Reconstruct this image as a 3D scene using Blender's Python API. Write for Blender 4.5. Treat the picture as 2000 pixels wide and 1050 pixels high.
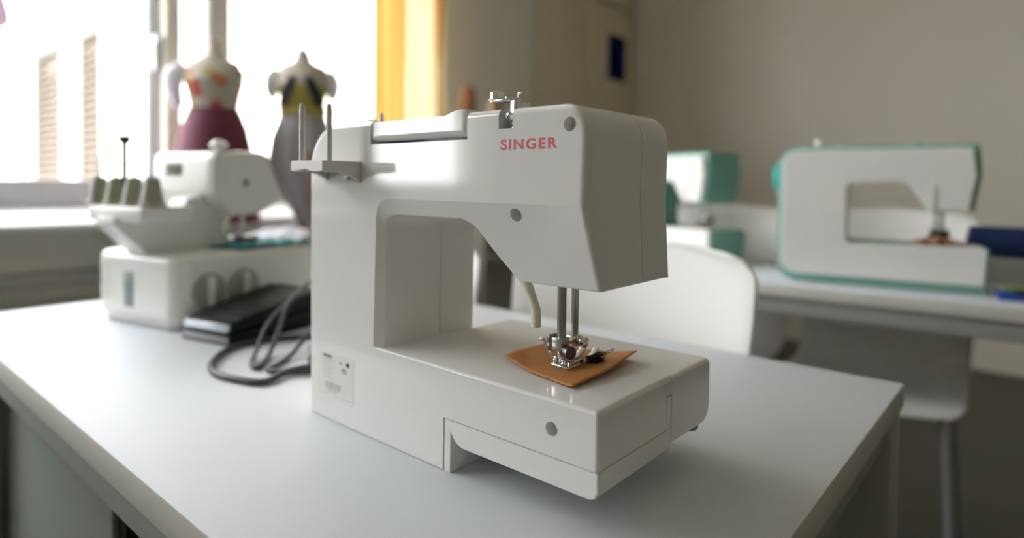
import bpy, bmesh, math, random
from mathutils import Vector, Matrix
R = math.radians
random.seed(7)
sc = bpy.context.scene
col = sc.collection
for o in list(bpy.data.objects): bpy.data.objects.remove(o)

# ------------------------------------------------------------------ camera
cam = bpy.data.cameras.new('camera'); cam_o = bpy.data.objects.new('camera', cam); col.objects.link(cam_o)
yaw, pitch, roll = R(40.60), R(-1.34), R(0.62)
F = Vector((-math.sin(yaw)*math.cos(pitch), math.cos(yaw)*math.cos(pitch), math.sin(pitch)))
r0 = Vector((math.cos(yaw), math.sin(yaw), 0)); u0 = r0.cross(F)
rt = r0*math.cos(roll) + u0*math.sin(roll); up = -r0*math.sin(roll) + u0*math.cos(roll)
m = Matrix((rt, up, -F)).transposed().to_4x4(); m.translation = Vector((0.5755, -0.3542, 0.2387))
cam_o.matrix_world = m
cam.sensor_width = 36; cam.lens = 1221.7/2000*36; cam.shift_y = -138.8/2000; cam.shift_x = 0
cam.clip_start = 0.02; cam.clip_end = 200
cam.dof.use_dof = True; cam.dof.focus_distance = 0.485; cam.dof.aperture_fstop = 2.3
sc.camera = cam_o

# ------------------------------------------------------------------ world, sun, exposure
w = bpy.data.worlds.new('sky'); sc.world = w; w.use_nodes = True
bg = w.node_tree.nodes['Background']; bg.inputs[0].default_value = (0.95, 0.975, 1.0, 1); bg.inputs[1].default_value = 5.0
sun = bpy.data.lights.new('sun_offscreen', 'SUN'); sun.energy = 1.5; sun.angle = R(2); sun.color = (1, 0.93, 0.82)
sun_o = bpy.data.objects.new('sun_offscreen', sun); col.objects.link(sun_o)
sun_o.rotation_euler = Vector((-0.18, 0.72, -0.62)).to_track_quat('-Z', 'Y').to_euler()
sc.view_settings.view_transform = 'Standard'; sc.view_settings.look = 'None'
sc.view_settings.gamma = 1; sc.view_settings.use_curve_mapping = False
sc.view_settings.exposure = 1.65
sc.cycles.max_bounces = 10; sc.cycles.diffuse_bounces = 6; sc.cycles.glossy_bounces = 4
sc.cycles.transparent_max_bounces = 12; sc.cycles.sample_clamp_indirect = 12
sc.cycles.use_denoising = True
sc.cycles.caustics_reflective = False; sc.cycles.caustics_refractive = False

WX = -1.80                      # inner face of the window wall
FLOOR, CEIL = -0.74, 2.25
BAYS = [(-2.20, -1.45), (-1.22, 0.530), (0.562, 1.66)]
WZ0, WZ1 = 0.14, 1.85
FY = -4.00
for i, (a, b) in enumerate(BAYS):       # light portals guide the sky light through the window openings
    nm = 'window_left_offscreen' if i == 0 else 'window_daylight'      # the first bay is out of view (seen mirrored in the machine's back)
    l = bpy.data.lights.new(nm, 'AREA'); l.shape = 'RECTANGLE'; l.size = WZ1-WZ0; l.size_y = b-a
    l.cycles.is_portal = True
    lo = bpy.data.objects.new(nm, l); col.objects.link(lo)
    lo.location = (WX-0.21, (a+b)/2, (WZ0+WZ1)/2); lo.rotation_euler = (0, R(-90), 0)

# ------------------------------------------------------------------ materials
MATS = {}
def mat(name, c, rough=0.5, metal=0.0, var=0.04, scale=30.0, bump=0.0, bscale=200.0, coat=0.0, spec=0.5, sss=0.0, trans=0.0, emit=None):
    if name in MATS: return MATS[name]
    mt = bpy.data.materials.new(name); mt.use_nodes = True
    nt = mt.node_tree; N = nt.nodes; b = N['Principled BSDF']
    tc = N.new('ShaderNodeTexCoord'); nz = N.new('ShaderNodeTexNoise'); nz.inputs['Scale'].default_value = scale
    nz.inputs['Detail'].default_value = 3
    nt.links.new(tc.outputs['Object'], nz.inputs['Vector'])
    mx = N.new('ShaderNodeMix'); mx.data_type = 'RGBA'
    mx.inputs[6].default_value = (*[max(0, x*(1-var)) for x in c], 1); mx.inputs[7].default_value = (*[min(1, x*(1+var)) for x in c], 1)
    nt.links.new(nz.outputs['Fac'], mx.inputs[0]); nt.links.new(mx.outputs[2], b.inputs['Base Color'])
    b.inputs['Roughness'].default_value = rough; b.inputs['Metallic'].default_value = metal
    b.inputs['Specular IOR Level'].default_value = spec
    b.inputs['Coat Weight'].default_value = coat; b.inputs['Coat Roughness'].default_value = 0.05
    if bump:
        n2 = N.new('ShaderNodeTexNoise'); n2.inputs['Scale'].default_value = bscale; nt.links.new(tc.outputs['Object'], n2.inputs['Vector'])
        bp = N.new('ShaderNodeBump'); bp.inputs['Strength'].default_value = bump; bp.inputs['Distance'].default_value = 0.001
        nt.links.new(n2.outputs['Fac'], bp.inputs['Height']); nt.links.new(bp.outputs[0], b.inputs['Normal'])
    if trans:
        tr = N.new('ShaderNodeBsdfTranslucent'); nt.links.new(mx.outputs[2], tr.inputs[0])
        ms = N.new('ShaderNodeMixShader'); ms.inputs[0].default_value = trans
        nt.links.new(b.outputs[0], ms.inputs[1]); nt.links.new(tr.outputs[0], ms.inputs[2])
        nt.links.new(ms.outputs[0], N['Material Output'].inputs[0])
    MATS[name] = mt
    return mt
def glass_mat():
    mt = bpy.data.materials.new('window_glass'); mt.use_nodes = True; nt = mt.node_tree; N = nt.nodes
    N.remove(N['Principled BSDF'])
    t = N.new('ShaderNodeBsdfTransparent'); g = N.new('ShaderNodeBsdfGlossy'); g.inputs['Roughness'].default_value = 0.01
    fr = N.new('ShaderNodeFresnel'); fr.inputs[0].default_value = 1.45; ms = N.new('ShaderNodeMixShader')
    ge = N.new('ShaderNodeNewGeometry'); iv = N.new('ShaderNodeMath'); iv.operation = 'SUBTRACT'; iv.inputs[0].default_value = 1.0; nt.links.new(ge.outputs['Backfacing'], iv.inputs[1])
    mu = N.new('ShaderNodeMath'); mu.operation = 'MULTIPLY'; nt.links.new(fr.outputs[0], mu.inputs[0]); nt.links.new(iv.outputs[0], mu.inputs[1])
    nt.links.new(mu.outputs[0], ms.inputs[0]); nt.links.new(t.outputs[0], ms.inputs[1]); nt.links.new(g.outputs[0], ms.inputs[2])
    nt.links.new(ms.outputs[0], N['Material Output'].inputs[0]); return mt
GLASS = glass_mat()
def floral_mat():
    mt = mat('floral_cotton', (0.42, 0.38, 0.30), 0.8); nt = mt.node_tree; N = nt.nodes; b = N['Principled BSDF']
    tc = [n for n in N if n.type == 'TEX_COORD'][0]
    v = N.new('ShaderNodeTexVoronoi'); v.inputs['Scale'].default_value = 22; nt.links.new(tc.outputs['Object'], v.inputs['Vector'])
    cr = N.new('ShaderNodeValToRGB'); cr.color_ramp.elements[0].position = 0.40; cr.color_ramp.elements[0].color = (1, 1, 1, 1)
    cr.color_ramp.elements[1].position = 0.52; cr.color_ramp.elements[1].color = (0, 0, 0, 1)
    nt.links.new(v.outputs['Distance'], cr.inputs[0])
    c2 = N.new('ShaderNodeValToRGB'); e = c2.color_ramp.elements
    e[0].color = (0.42, 0.07, 0.05, 1); e[1].color = (0.35, 0.32, 0.10, 1); e[1].position = 0.75
    e.new(0.45).color = (0.52, 0.20, 0.10, 1); c2.color_ramp.interpolation = 'CONSTANT'
    sp = N.new('ShaderNodeSeparateColor'); nt.links.new(v.outputs['Color'], sp.inputs[0]); nt.links.new(sp.outputs[0], c2.inputs[0])
    mx = N.new('ShaderNodeMix'); mx.data_type = 'RGBA'; mx.inputs[6].default_value = (0.46, 0.42, 0.35, 1)
    nt.links.new(cr.outputs[0], mx.inputs[0]); nt.links.new(c2.outputs[0], mx.inputs[7]); nt.links.new(mx.outputs[2], b.inputs['Base Color'])
    return mt
def leather_mat():
    mt = mat('orange_leather', (0.50, 0.20, 0.045), 0.55, var=0.18, scale=60, bump=0.25, bscale=900)
    return mt
WHITE = mat('white_plastic', (0.80, 0.795, 0.775), 0.08, var=0.01, scale=40)
WHITE2 = mat('white_plastic_satin', (0.77, 0.77, 0.75), 0.28, var=0.01)
GREYP = mat('light_grey_plastic', (0.66, 0.645, 0.61), 0.35, var=0.015)
SERG = mat('serger_plastic', (0.74, 0.735, 0.70), 0.30, var=0.01)
SERG2 = mat('serger_grey_plastic', (0.72, 0.72, 0.68), 0.40, var=0.01)
DIALM = mat('dial_grey_plastic', (0.36, 0.36, 0.33), 0.4)
CONE = mat('cone_olive_plastic', (0.34, 0.34, 0.27), 0.5)
CHROME = mat('polished_steel', (0.78, 0.77, 0.75), 0.12, 1.0, var=0.02)
STEEL = mat('brushed_steel', (0.50, 0.48, 0.45), 0.28, 1.0, var=0.08, scale=120)
DSTEEL = mat('dark_steel', (0.16, 0.15, 0.14), 0.3, 1.0)
ZINC = mat('zinc_screw', (0.62, 0.66, 0.68), 0.25, 1.0)
IVORY = mat('ivory_plastic', (0.80, 0.75, 0.60), 0.35)
RED = mat('red_print', (0.70, 0.055, 0.085), 0.5)
BLACKP = mat('black_print', (0.05, 0.05, 0.05), 0.6)
GREYPRINT = mat('faint_print', (0.48, 0.48, 0.47), 0.6)
LABEL = mat('label_paper', (0.77, 0.76, 0.73), 0.45)
LEATHER = leather_mat()
BLACK = mat('black_plastic', (0.010, 0.010, 0.011), 0.5, bump=0.1, bscale=600, spec=0.2)
RUBBER = mat('dark_cable_rubber', (0.045, 0.050, 0.06), 0.45)
THREAD = mat('black_thread', (0.01, 0.01, 0.01), 0.8)
TEAL = mat('teal_plastic', (0.20, 0.42, 0.345), 0.35)
TEALB = mat('bright_teal_plastic', (0.0, 0.50, 0.45), 0.3)
TCLOTH = mat('teal_cloth', (0.03, 0.26, 0.30), 0.8, bump=0.3)
LAMIN = mat('table_laminate', (0.62, 0.65, 0.69), 0.50, var=0.015, scale=8, spec=0.2)
LAMEDGE = mat('table_edge_band', (0.60, 0.59, 0.54), 0.45)
FRAME = mat('grey_metal_frame', (0.34, 0.34, 0.33), 0.45)
CHAIRW = mat('white_chair_shell', (0.80, 0.79, 0.765), 0.40, var=0.01)
TUBE = mat('grey_steel_tube', (0.45, 0.47, 0.52), 0.3, 0.6)
WALL = mat('painted_wall', (0.81, 0.785, 0.70), 0.85, var=0.02, scale=2, bump=0.1, bscale=150)
CEILM = mat('ceiling_paint', (0.82, 0.79, 0.71), 0.9)
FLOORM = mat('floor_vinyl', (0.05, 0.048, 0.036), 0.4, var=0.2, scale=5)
WFRAME = mat('window_frame_paint', (0.60, 0.62, 0.64), 0.4)
SILL = mat('window_sill_stone', (0.70, 0.72, 0.75), 0.35)
RADI = mat('radiator_enamel', (0.48, 0.48, 0.46), 0.4)
CUPB = mat('beige_cupboard', (0.72, 0.64, 0.48), 0.5, var=0.03)
BLUE = mat('blue_notice', (0.002, 0.008, 0.085), 0.9, spec=0.1)
CURT = mat('gold_curtain', (0.85, 0.66, 0.36), 0.85, trans=0.62, bump=0.2, bscale=500)
SHEER = mat('cream_sheer', (0.92, 0.84, 0.68), 0.85, trans=0.7)
FACADE = mat('cream_render', (0.62, 0.58, 0.50), 0.9, var=0.02, scale=0.6)
SHUT = mat('tan_shutter', (0.115, 0.088, 0.066), 0.7)
SHUTF = mat('shutter_frame', (0.12, 0.112, 0.095), 0.7)
BRICK = mat('purple_roof', (0.05, 0.03, 0.045), 0.8)
GROUND = mat('pale_paving', (0.46, 0.45, 0.43), 0.9)
FORM = mat('linen_form', (0.52, 0.47, 0.40), 0.85, bump=0.2)
FLORAL = floral_mat()
MAROON = mat('maroon_skirt', (0.13, 0.02, 0.045), 0.7)
NAVY = mat('navy_cloth', (0.012, 0.014, 0.028), 0.7)
YELLOW = mat('yellow_cloth', (0.46, 0.40, 0.09), 0.75)
GREYC = mat('grey_cloth', (0.36, 0.35, 0.37), 0.85, bump=0.2)
TULLE = mat('white_tulle', (0.80, 0.79, 0.84), 0.85, trans=0.2)
WOOD = mat('brown_wood', (0.26, 0.095, 0.025), 0.5, var=0.3, scale=15)
PEDC = mat('grey_green_cabinet', (0.22, 0.245, 0.22), 0.55)
TAN = mat('tan_cardboard', (0.36, 0.20, 0.12), 0.8)
BLUER = mat('dark_blue_roll', (0.005, 0.022, 0.12), 0.5)
GREYBOX = mat('grey_card_box', (0.42, 0.42, 0.40), 0.7)
GREEN = mat('green_tape', (0.16, 0.32, 0.03), 0.5)
BLUEC = mat('blue_plastic', (0.01, 0.05, 0.30), 0.4)

# ------------------------------------------------------------------ helpers
def tag(o, label=None, cat=None, group=None, kind=None):
    if label: o['label'] = label
    if cat: o['category'] = cat
    if group: o['group'] = group
    if kind: o['kind'] = kind
    return o
def thing(name, label, cat, loc=(0, 0, 0), rz=0.0, group=None):
    o = bpy.data.objects.new(name, None); col.objects.link(o); o.empty_display_size = 0.05
    o.location = loc; o.rotation_euler = (0, 0, rz)
    return tag(o, label, cat, group)
def fin(bm, name, mt, parent=None, smooth=35, wn=False):
    bmesh.ops.recalc_face_normals(bm, faces=bm.faces[:])
    me = bpy.data.meshes.new(name); bm.to_mesh(me); bm.free()
    if smooth:
        me.shade_smooth(); me.set_sharp_from_angle(angle=R(smooth))
    for k in (mt if isinstance(mt, (list, tuple)) else [mt]): me.materials.append(k)
    o = bpy.data.objects.new(name, me); col.objects.link(o)
    if parent: o.parent = parent
    if wn:
        md = o.modifiers.new('weighted', 'WEIGHTED_NORMAL'); md.keep_sharp = True
    return o
def bake(o):
    dg = bpy.context.evaluated_depsgraph_get(); dg.update()
    me = bpy.data.meshes.new_from_object(o.evaluated_get(dg)); o.modifiers.clear(); o.data = me
    return o
def cut(o, *tools):
    for t in tools:
        md = o.modifiers.new('cut', 'BOOLEAN'); md.operation = 'DIFFERENCE'; md.solver = 'EXACT'; md.object = t
    bake(o)
    for t in tools: bpy.data.objects.remove(t)
    o.data.set_sharp_from_angle(angle=R(35))
    return o
def bx(bm, x0, x1, y0, y1, z0, z1, bev=0.0, seg=2):
    vs = [bm.verts.new((x, y, z)) for x in (x0, x1) for y in (y0, y1) for z in (z0, z1)]
    fs = [(0, 1, 3, 2), (4, 6, 7, 5), (0, 4, 5, 1), (2, 3, 7, 6), (0, 2, 6, 4), (1, 5, 7, 3)]
    nf = [bm.faces.new([vs[i] for i in f]) for f in fs]
    bmesh.ops.recalc_face_normals(bm, faces=nf)
    if bev:
        es = list({e for f in nf for e in f.edges})
        bmesh.ops.bevel(bm, geom=es, offset=bev, segments=seg, profile=0.5, affect='EDGES', clamp_overlap=True)
def box(name, mt, parent, x0, x1, y0, y1, z0, z1, bev=0.0, seg=2):
    bm = bmesh.new(); bx(bm, x0, x1, y0, y1, z0, z1, bev, seg); return fin(bm, name, mt, parent)
def prism(bm, pts, axis, a, b, bev=0.0, seg=2, minang=20):
    def P(p, t):
        if axis == 'y': return (p[0], t, p[1])
        if axis == 'x': return (t, p[0], p[1])
        return (p[0], p[1], t)
    v0 = [bm.verts.new(P(p, a)) for p in pts]; v1 = [bm.verts.new(P(p, b)) for p in pts]
    n = len(pts); nf = [bm.faces.new(v0), bm.faces.new(v1[::-1])]
    for i in range(n): nf.append(bm.faces.new((v0[i], v1[i], v1[(i+1) % n], v0[(i+1) % n])))
    bmesh.ops.recalc_face_normals(bm, faces=nf)
    if bev:
        es = [e for e in {e for f in nf for e in f.edges} if e.calc_face_angle(0) > R(minang)]
        bmesh.ops.bevel(bm, geom=es, offset=bev, segments=seg, profile=0.5, affect='EDGES', clamp_overlap=True)
def prism_o(name, mt, parent, pts, axis, a, b, bev=0.0, seg=2, wn=False):
    bm = bmesh.new(); prism(bm, pts, axis, a, b, bev, seg); return fin(bm, name, mt, parent, wn=wn)
def arc(cx, cy, r, a0, a1, n):
    return [(cx+r*math.cos(R(a0+(a1-a0)*i/n)), cy+r*math.sin(R(a0+(a1-a0)*i/n))) for i in range(n+1)]
def lathe(bm, prof, origin=(0, 0, 0), direction=(0, 0, 1), n=24, sx=1.0, sy=1.0):
    q = Vector(direction).to_track_quat('Z', 'Y'); o = Vector(origin); rings = []
    for r, z in prof:
        rings.append([bm.verts.new(o + q @ Vector((r*sx*math.cos(2*math.pi*k/n), r*sy*math.sin(2*math.pi*k/n), z))) for k in range(n)])
    for a, b in zip(rings, rings[1:]):
        for k in range(n): bm.faces.new((a[k], a[(k+1) % n], b[(k+1) % n], b[k]))
    bm.faces.new(rings[0][::-1]); bm.faces.new(rings[-1])
def lathe_o(name, mt, parent, prof, origin=(0, 0, 0), direction=(0, 0, 1), n=24):
    bm = bmesh.new(); lathe(bm, prof, origin, direction, n); return fin(bm, name, mt, parent)
def cyl(r, h, bev=0.0):
    if bev: return [(r-bev, 0), (r-bev*0.3, bev*0.3), (r, bev), (r, h-bev), (r-bev*0.3, h-bev*0.3), (r-bev, h)]
    return [(r, 0), (r, h)]
def smoothpath(pts, n=8):
    P = [Vector(p) for p in pts]; out = []
    for i in range(len(P)-1):
        a, b, c, d = P[max(i-1, 0)], P[i], P[i+1], P[min(i+2, len(P)-1)]
        for k in range(n):
            t = k/n
            out.append(0.5*((2*b)+(c-a)*t+(2*a-5*b+4*c-d)*t*t+(3*b-a-3*c+d)*t**3))
    out.append(P[-1]); return out
def tube(bm, pts, r, n=10):
    P = [Vector(p) for p in pts]; rings = []
    T = (P[1]-P[0]).normalized(); nrm = T.orthogonal().normalized()
    for i, p in enumerate(P):
        t = ((P[min(i+1, len(P)-1)]-P[max(i-1, 0)])).normalized()
        nrm = (nrm - t*nrm.dot(t)).normalized(); bn = t.cross(nrm)
        rr = r[i] if isinstance(r, (list, tuple)) else r
        rings.append([bm.verts.new(p + (nrm*math.cos(2*math.pi*k/n)+bn*math.sin(2*math.pi*k/n))*rr) for k in range(n)])
    for a, b in zip(rings, rings[1:]):
        for k in range(n): bm.faces.new((a[k], a[(k+1) % n], b[(k+1) % n], b[k]))
    bm.faces.new(rings[0][::-1]); bm.faces.new(rings[-1])
def tube_o(name, mt, parent, pts, r, n=10):
    bm = bmesh.new(); tube(bm, pts, r, n); return fin(bm, name, mt, parent, 60)
def text_mesh(txt, size, bold=0.0, space=1.0):
    cu = bpy.data.curves.new('t', 'FONT'); cu.body = txt; cu.size = size; cu.offset = bold; cu.space_character = space; cu.extrude = 0.00012
    o = bpy.data.objects.new('t', cu); col.objects.link(o)
    dg = bpy.context.evaluated_depsgraph_get(); dg.update()
    me = bpy.data.meshes.new_from_object(o.evaluated_get(dg)); bpy.data.objects.remove(o); bpy.data.curves.remove(cu)
    return me
def copy_tree(o, parent=None):
    c = o.copy(); col.objects.link(c); c.parent = parent
    for ch in list(o.children): copy_tree(ch, c)
    return c
def struct(o): o['kind'] = 'structure'; return o
def screw(name, parent, origin, direction, r=0.003, h=0.0022):
    o = lathe_o(name, ZINC, parent, [(r*0.95, 0), (r, h*0.3), (r, h*0.6), (r*0.75, h*0.9), (r*0.3, h)], origin, direction, 18)
    q = Vector(direction).to_track_quat('Z', 'Y'); ro = Vector(origin)
    tools = []
    for a in (0.6, 0.6+math.pi/2):
        bm = bmesh.new(); bx(bm, -r*0.62, r*0.62, -r*0.14, r*0.14, h*0.5, h*1.4)
        M = Matrix.Translation(ro) @ q.to_matrix().to_4x4() @ Matrix.Rotation(a, 4, 'Z')
        bmesh.ops.transform(bm, matrix=M, verts=bm.verts[:]); tl = fin(bm, 'tool', ZINC); tl.parent = parent; tools.append(tl)
    bpy.context.view_layer.update()
    return cut(o, *tools)

# ------------------------------------------------------------------ the room
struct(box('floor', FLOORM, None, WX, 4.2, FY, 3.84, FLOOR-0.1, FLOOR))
struct(box('ceiling', CEILM, None, WX-0.25, 4.3, FY-0.25, 3.94, CEIL, CEIL+0.15))
struct(box('wall_back', WALL, None, WX-0.7, 4.3, 3.84, 3.96, FLOOR, CEIL))
struct(box('wall_right', WALL, None, 4.2, 4.3, FY, 3.84, FLOOR, CEIL))
struct(box('wall_front', WALL, None, WX-0.25, 4.3, FY-0.12, FY, FLOOR, CEIL))
bm = bmesh.new()
bx(bm, WX-0.25, WX, FY, 2.59, FLOOR, 0.10)
bx(bm, WX-0.25, WX, FY, 2.59, WZ1, CEIL)
edges = [FY] + [v for b in BAYS for v in b] + [2.59]
for i in range(0, len(edges), 2): bx(bm, WX-0.25, WX, edges[i], edges[i+1], 0.10, WZ1)
bx(bm, WX-0.7, WX-0.6, 2.49, 3.84, FLOOR, CEIL); bx(bm, WX-0.7, WX-0.25, 2.49, 2.59, FLOOR, CEIL)
bx(bm, WX-0.6, WX, 2.59, 3.84, 2.10, CEIL)
struct(fin(bm, 'wall_left', WALL))
# windows
for n, (a, b) in enumerate(BAYS):
    bm = bmesh.new(); x0, x1 = WX-0.14, WX-0.05; f = 0.042
    bx(bm, x0, x1, a, b, 0.10, 0.235, 0.004); bx(bm, x0, x1, a, b, WZ1-f, WZ1, 0.004)
    bx(bm, x0, x1, a, a+f, 0.235, WZ1-f, 0.004); bx(bm, x0, x1, b-f, b, 0.235, WZ1-f, 0.004)
    wi = struct(fin(bm, 'window_%d' % (n+1), WFRAME))
    posts = {0: [], 1: [-0.37], 2: [0.745]}[n]
    for p in posts: box('mullion', WFRAME, wi, x0, x1, p-0.04, p+0.04, 0.235, WZ1-f, 0.004)
    cuts = [a+f] + [v for p in posts for v in (p-0.04, p+0.04)] + [b-f]
    for i in range(0, len(cuts), 2): box('pane', GLASS, wi, WX-0.10, WX-0.098, cuts[i], cuts[i+1], 0.235, WZ1-f)
    bm = bmesh.new(); bx(bm, WX-0.05, WX-0.02, b-f+0.012, b-0.012, 0.62, 0.75, 0.006); bx(bm, WX-0.025, WX-0.005, b-f+0.012, b-f+0.14 if n != 1 else b-0.012, 0.72, 0.745, 0.006)
    fin(bm, 'window_handle', SILL, wi)
bm = bmesh.new(); sp_ = [(WX-0.06, 0.1005), (WX-0.06, 0.150), (WX+0.18, 0.106), (WX+0.186, 0.098), (WX+0.18, 0.082), (WX+0.002, 0.082), (WX+0.002, 0.1005)]
prism(bm, sp_, 'y', FY, 2.58); struct(fin(bm, 'trim_1', SILL))
tag(bpy.data.objects['trim_1'], 'white stone window sill running under the windows')
struct(box('trim_2', RADI, None, WX, WX+0.03, FY, 2.58, -0.10, -0.055, 0.004))
# outside ground
struct(box('ground', GROUND, None, -80, 40, -80, 80, -1.6, -1.5))

# radiator under the window
rd = thing('panel_radiator', 'grey ribbed panel radiator on the wall under the window sill', 'radiator', (WX+0.06, -0.1, FLOOR))
box('panel', RADI, rd, -0.02, 0.05, -1.0, 0.9, 0.10, 0.60, 0.01)
for k in range(19): box('rib', RADI, rd, 0.048, 0.056, -0.96+k*0.1, -0.90+k*0.1, 0.13, 0.57, 0.003)
tube_o('pipe', RADI, rd, [(0.0, 0.92, 0.0), (0.0, 0.92, 0.16), (0.0, 0.89, 0.2)], 0.011)
lathe_o('valve', mat('brown_valve', (0.10, 0.06, 0.05), 0.5), rd, cyl(0.03, 0.07, 0.006), (0.05, 0.86, 0.58), (0, 0, 1))

# built-in cupboard with a blue notice
cp = thing('built_in_cupboard', 'tall beige built-in cupboard with upper doors in the corner of the room', 'cupboard', (WX-0.3, 3.21, FLOOR))
box('carcass', CUPB, cp, -0.28, 0.27, -0.60, 0.60, 0, 2.82, 0.002)
for s, (a, b) in enumerate(((-0.60, -0.003), (0.003, 0.60))):
    d = box('door', CUPB, cp, 0.272, 0.292, a, b, 0.08, 2.225, 0.003); 
    ky = b-0.05 if s == 0 else a+0.05
    box('handle', STEEL, d, 0.292, 0.315, ky-0.006, ky+0.006, 0.95, 1.09, 0.003)
    box('upper_door', CUPB, cp, 0.272, 0.292, a, b, 2.255, 2.80, 0.003)
nb = box('notice_sheet', BLUE, None, WX-0.008, WX-0.0045, 3.455, 3.685, 0.985, 1.305)
tag(nb, 'dark blue notice sheet fixed to the beige cupboard door', 'notice')

# ------------------------------------------------------------------ outside buildings
bd = thing('apartment_building', 'sunlit cream rendered building outside the window with tan louvred shutters', 'building', (-8.5, 2.6, -1.5))
wl = box('wall', FACADE, bd, -6.1, 5.6, 0, 6, 0, 10)
wins = [(-13.35, -11.55), (-10.75, -9.65)]
tools = []
for (a, b) in wins:
    t = box('tool', FACADE, None, a, b, 2.4, 2.85, -0.3, 2.45); tools.append(t)
bpy.context.view_layer.update(); cut(wl, *tools)
for (a, b) in wins:
    a -= -8.5; b -= -8.5
    bm = bmesh.new(); bx(bm, a, a+0.09, 0.02, 0.10, 1.2, 3.95); bx(bm, b-0.09, b, 0.02, 0.10, 1.2, 3.95); bx(bm, a+0.09, b-0.09, 0.02, 0.10, 3.84, 3.95); bx(bm, a+0.09, b-0.09, 0.02, 0.10, 1.2, 1.32)
    sh = fin(bm, 'shutter', SHUTF, bd)
    k = 1.40
    sl0 = None
    while k < 3.80:
        if sl0 is None:
            bm = bmesh.new(); bx(bm, a+0.085, b-0.085, -0.05, 0.05, -0.012, 0.012)
            bmesh.ops.rotate(bm, verts=bm.verts[:], matrix=Matrix.Rotation(R(50), 3, 'X')); sl0 = fin(bm, 'slat', SHUT, sh); sl = sl0
        else:
            sl = sl0.copy(); col.objects.link(sl)
        sl.location = (0, 0.07, k); k += 0.115
fb = thing('far_house', 'distant pale house with a purple tiled roof past the cream building', 'house', (-16.5, -3.0, -1.5))  # set nearer and taller to cut the sky light into the windows
box('wall', mat('lavender_render', (0.66, 0.66, 0.70), 0.9), fb, -4, 0, -6, 5.3, 0, 4.95)
prism_o('roof', BRICK, fb, [(-6.5, 4.95), (5.8, 4.95), (5.8, 5.15), (5.0, 8.6), (-5.7, 8.6), (-6.5, 5.15)], 'x', -4.4, 0.5)
for k in range(4):
    wn_ = box('window', SHUTF, fb, -0.02, 0.03, -5.2+2.7*k, -4.0+2.7*k, 1.6, 3.4); box('pane', GLASS, wn_, 0.03, 0.035, -5.1+2.7*k, -4.1+2.7*k, 1.7, 3.3)

# ------------------------------------------------------------------ curtain
def drape(name, mt, y0, y1, waves, amp, x, parent=None, taper=None):
    bm = bmesh.new(); ny, nz = 20*waves, 16; g = []
    for j in range(nz+1):
        zz = 0.02 + 2.08*j/nz; row = []
        for i in range(ny+1):
            t = i/ny; a = amp*math.sin(t*2*math.pi*waves+0.5) + amp*0.35*math.sin(t*2*math.pi*waves*2.2+zz*1.3)
            yy = y0+(y1-y0)*t
            if taper: mid = (y0+y1)/2; yy = mid+(yy-mid)*max(0.05, taper(zz))
            row.append(bm.verts.new((WX+x + a*(0.75+0.25*zz/2), yy + 0.010*math.sin(zz*2.2+t*9), zz)))
        g.append(row)
    for j in range(nz):
        for i in range(ny): bm.faces.new((g[j][i], g[j][i+1], g[j+1][i+1], g[j+1][i]))
    o = fin(bm, name, mt, parent, 180)
    md = o.modifiers.new('thick', 'SOLIDIFY'); md.thickness = 0.0015
    return bake(o)
gc = thing('curtain', 'gold curtain gathered in folds at the end of the window', 'curtain', (0, 0, 0))
drape('gathered_drape', CURT, 1.225, 1.425, 3, 0.020, 0.24, gc)
drape('hanging_fold', CURT, 1.535, 1.600, 1, 0.012, 0.285, gc, lambda z: (z-0.55)/0.5)
tag(drape('sheer_curtain', SHEER, 1.435, 1.69, 5, 0.014, 0.205), 'cream sheer curtain beside the gold curtain', 'curtain')
ro = thing('curtain_rod', 'slim steel curtain rod carrying the gold curtain', 'curtain rod', (WX+0.24, 1.45, 2.13))
tube_o('rod', STEEL, ro, [(0, -3.2, 0), (0, 0.5, 0)], 0.012)
for yy in (-3.0, 0.4): box('bracket', STEEL, ro, -0.24, 0.0, yy-0.01, yy+0.01, -0.01, 0.01)
for k in range(7): 
    bm = bmesh.new(); tube(bm, [(0.017*math.cos(a*math.pi/6), -0.2+k*0.07, 0.017*math.sin(a*math.pi/6)-0.004) for a in range(13)], 0.0025, 6); fin(bm, 'ring', STEEL, ro, 60)

# ------------------------------------------------------------------ tables
def table(name, label, x0, x1, y0, y1, ztop, rz=0.0, origin=None, leg=0.055, under=None):
    t = thing(name, label, 'table', origin or (0, 0, FLOOR), rz)
    h = ztop-FLOOR
    bm = bmesh.new(); bx(bm, x0, x1, y0, y1, h-0.028, h, 0.0018)
    top = fin(bm, 'tabletop', [LAMIN, LAMEDGE], t, 30)
    for p in top.data.polygons:
        if abs(p.normal.z) < 0.5: p.material_index = 1
    ins = 0.012; a = h-0.028
    for nm, q in (('rail', (x0+ins, x1-ins, y0+ins, y0+ins+0.03)), ('rail', (x0+ins, x1-ins, y1-ins-0.03, y1-ins)),
                  ('rail', (x0+ins, x0+ins+0.03, y0+ins+0.03, y1-ins-0.03)), ('rail', (x1-ins-0.03, x1-ins, y0+ins+0.03, y1-ins-0.03))):
        box(nm, FRAME, t, q[0], q[1], q[2], q[3], a-0.04, a, 0.002)
    e = 0.003
    for lx in (x0+e, x1-e-leg):
        for ly in (y0+e, y1-e-leg): box('leg', FRAME, t, lx, lx+leg, ly, ly+leg, 0, a-0.0005, 0.003)
    return t
t1 = table('work_table', 'white laminate work table holding the white sewing machine and the overlocker', -0.8345, 0.4482, -0.1712, 0.5315, 0.0)
Z2 = 0.02
t2 = table('sewing_table', 'long white laminate table holding the two white and teal sewing machines', -0.82, 0.72, 0.0, 0.55, Z2, R(4), (0.30, 1.105, FLOOR))

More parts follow.
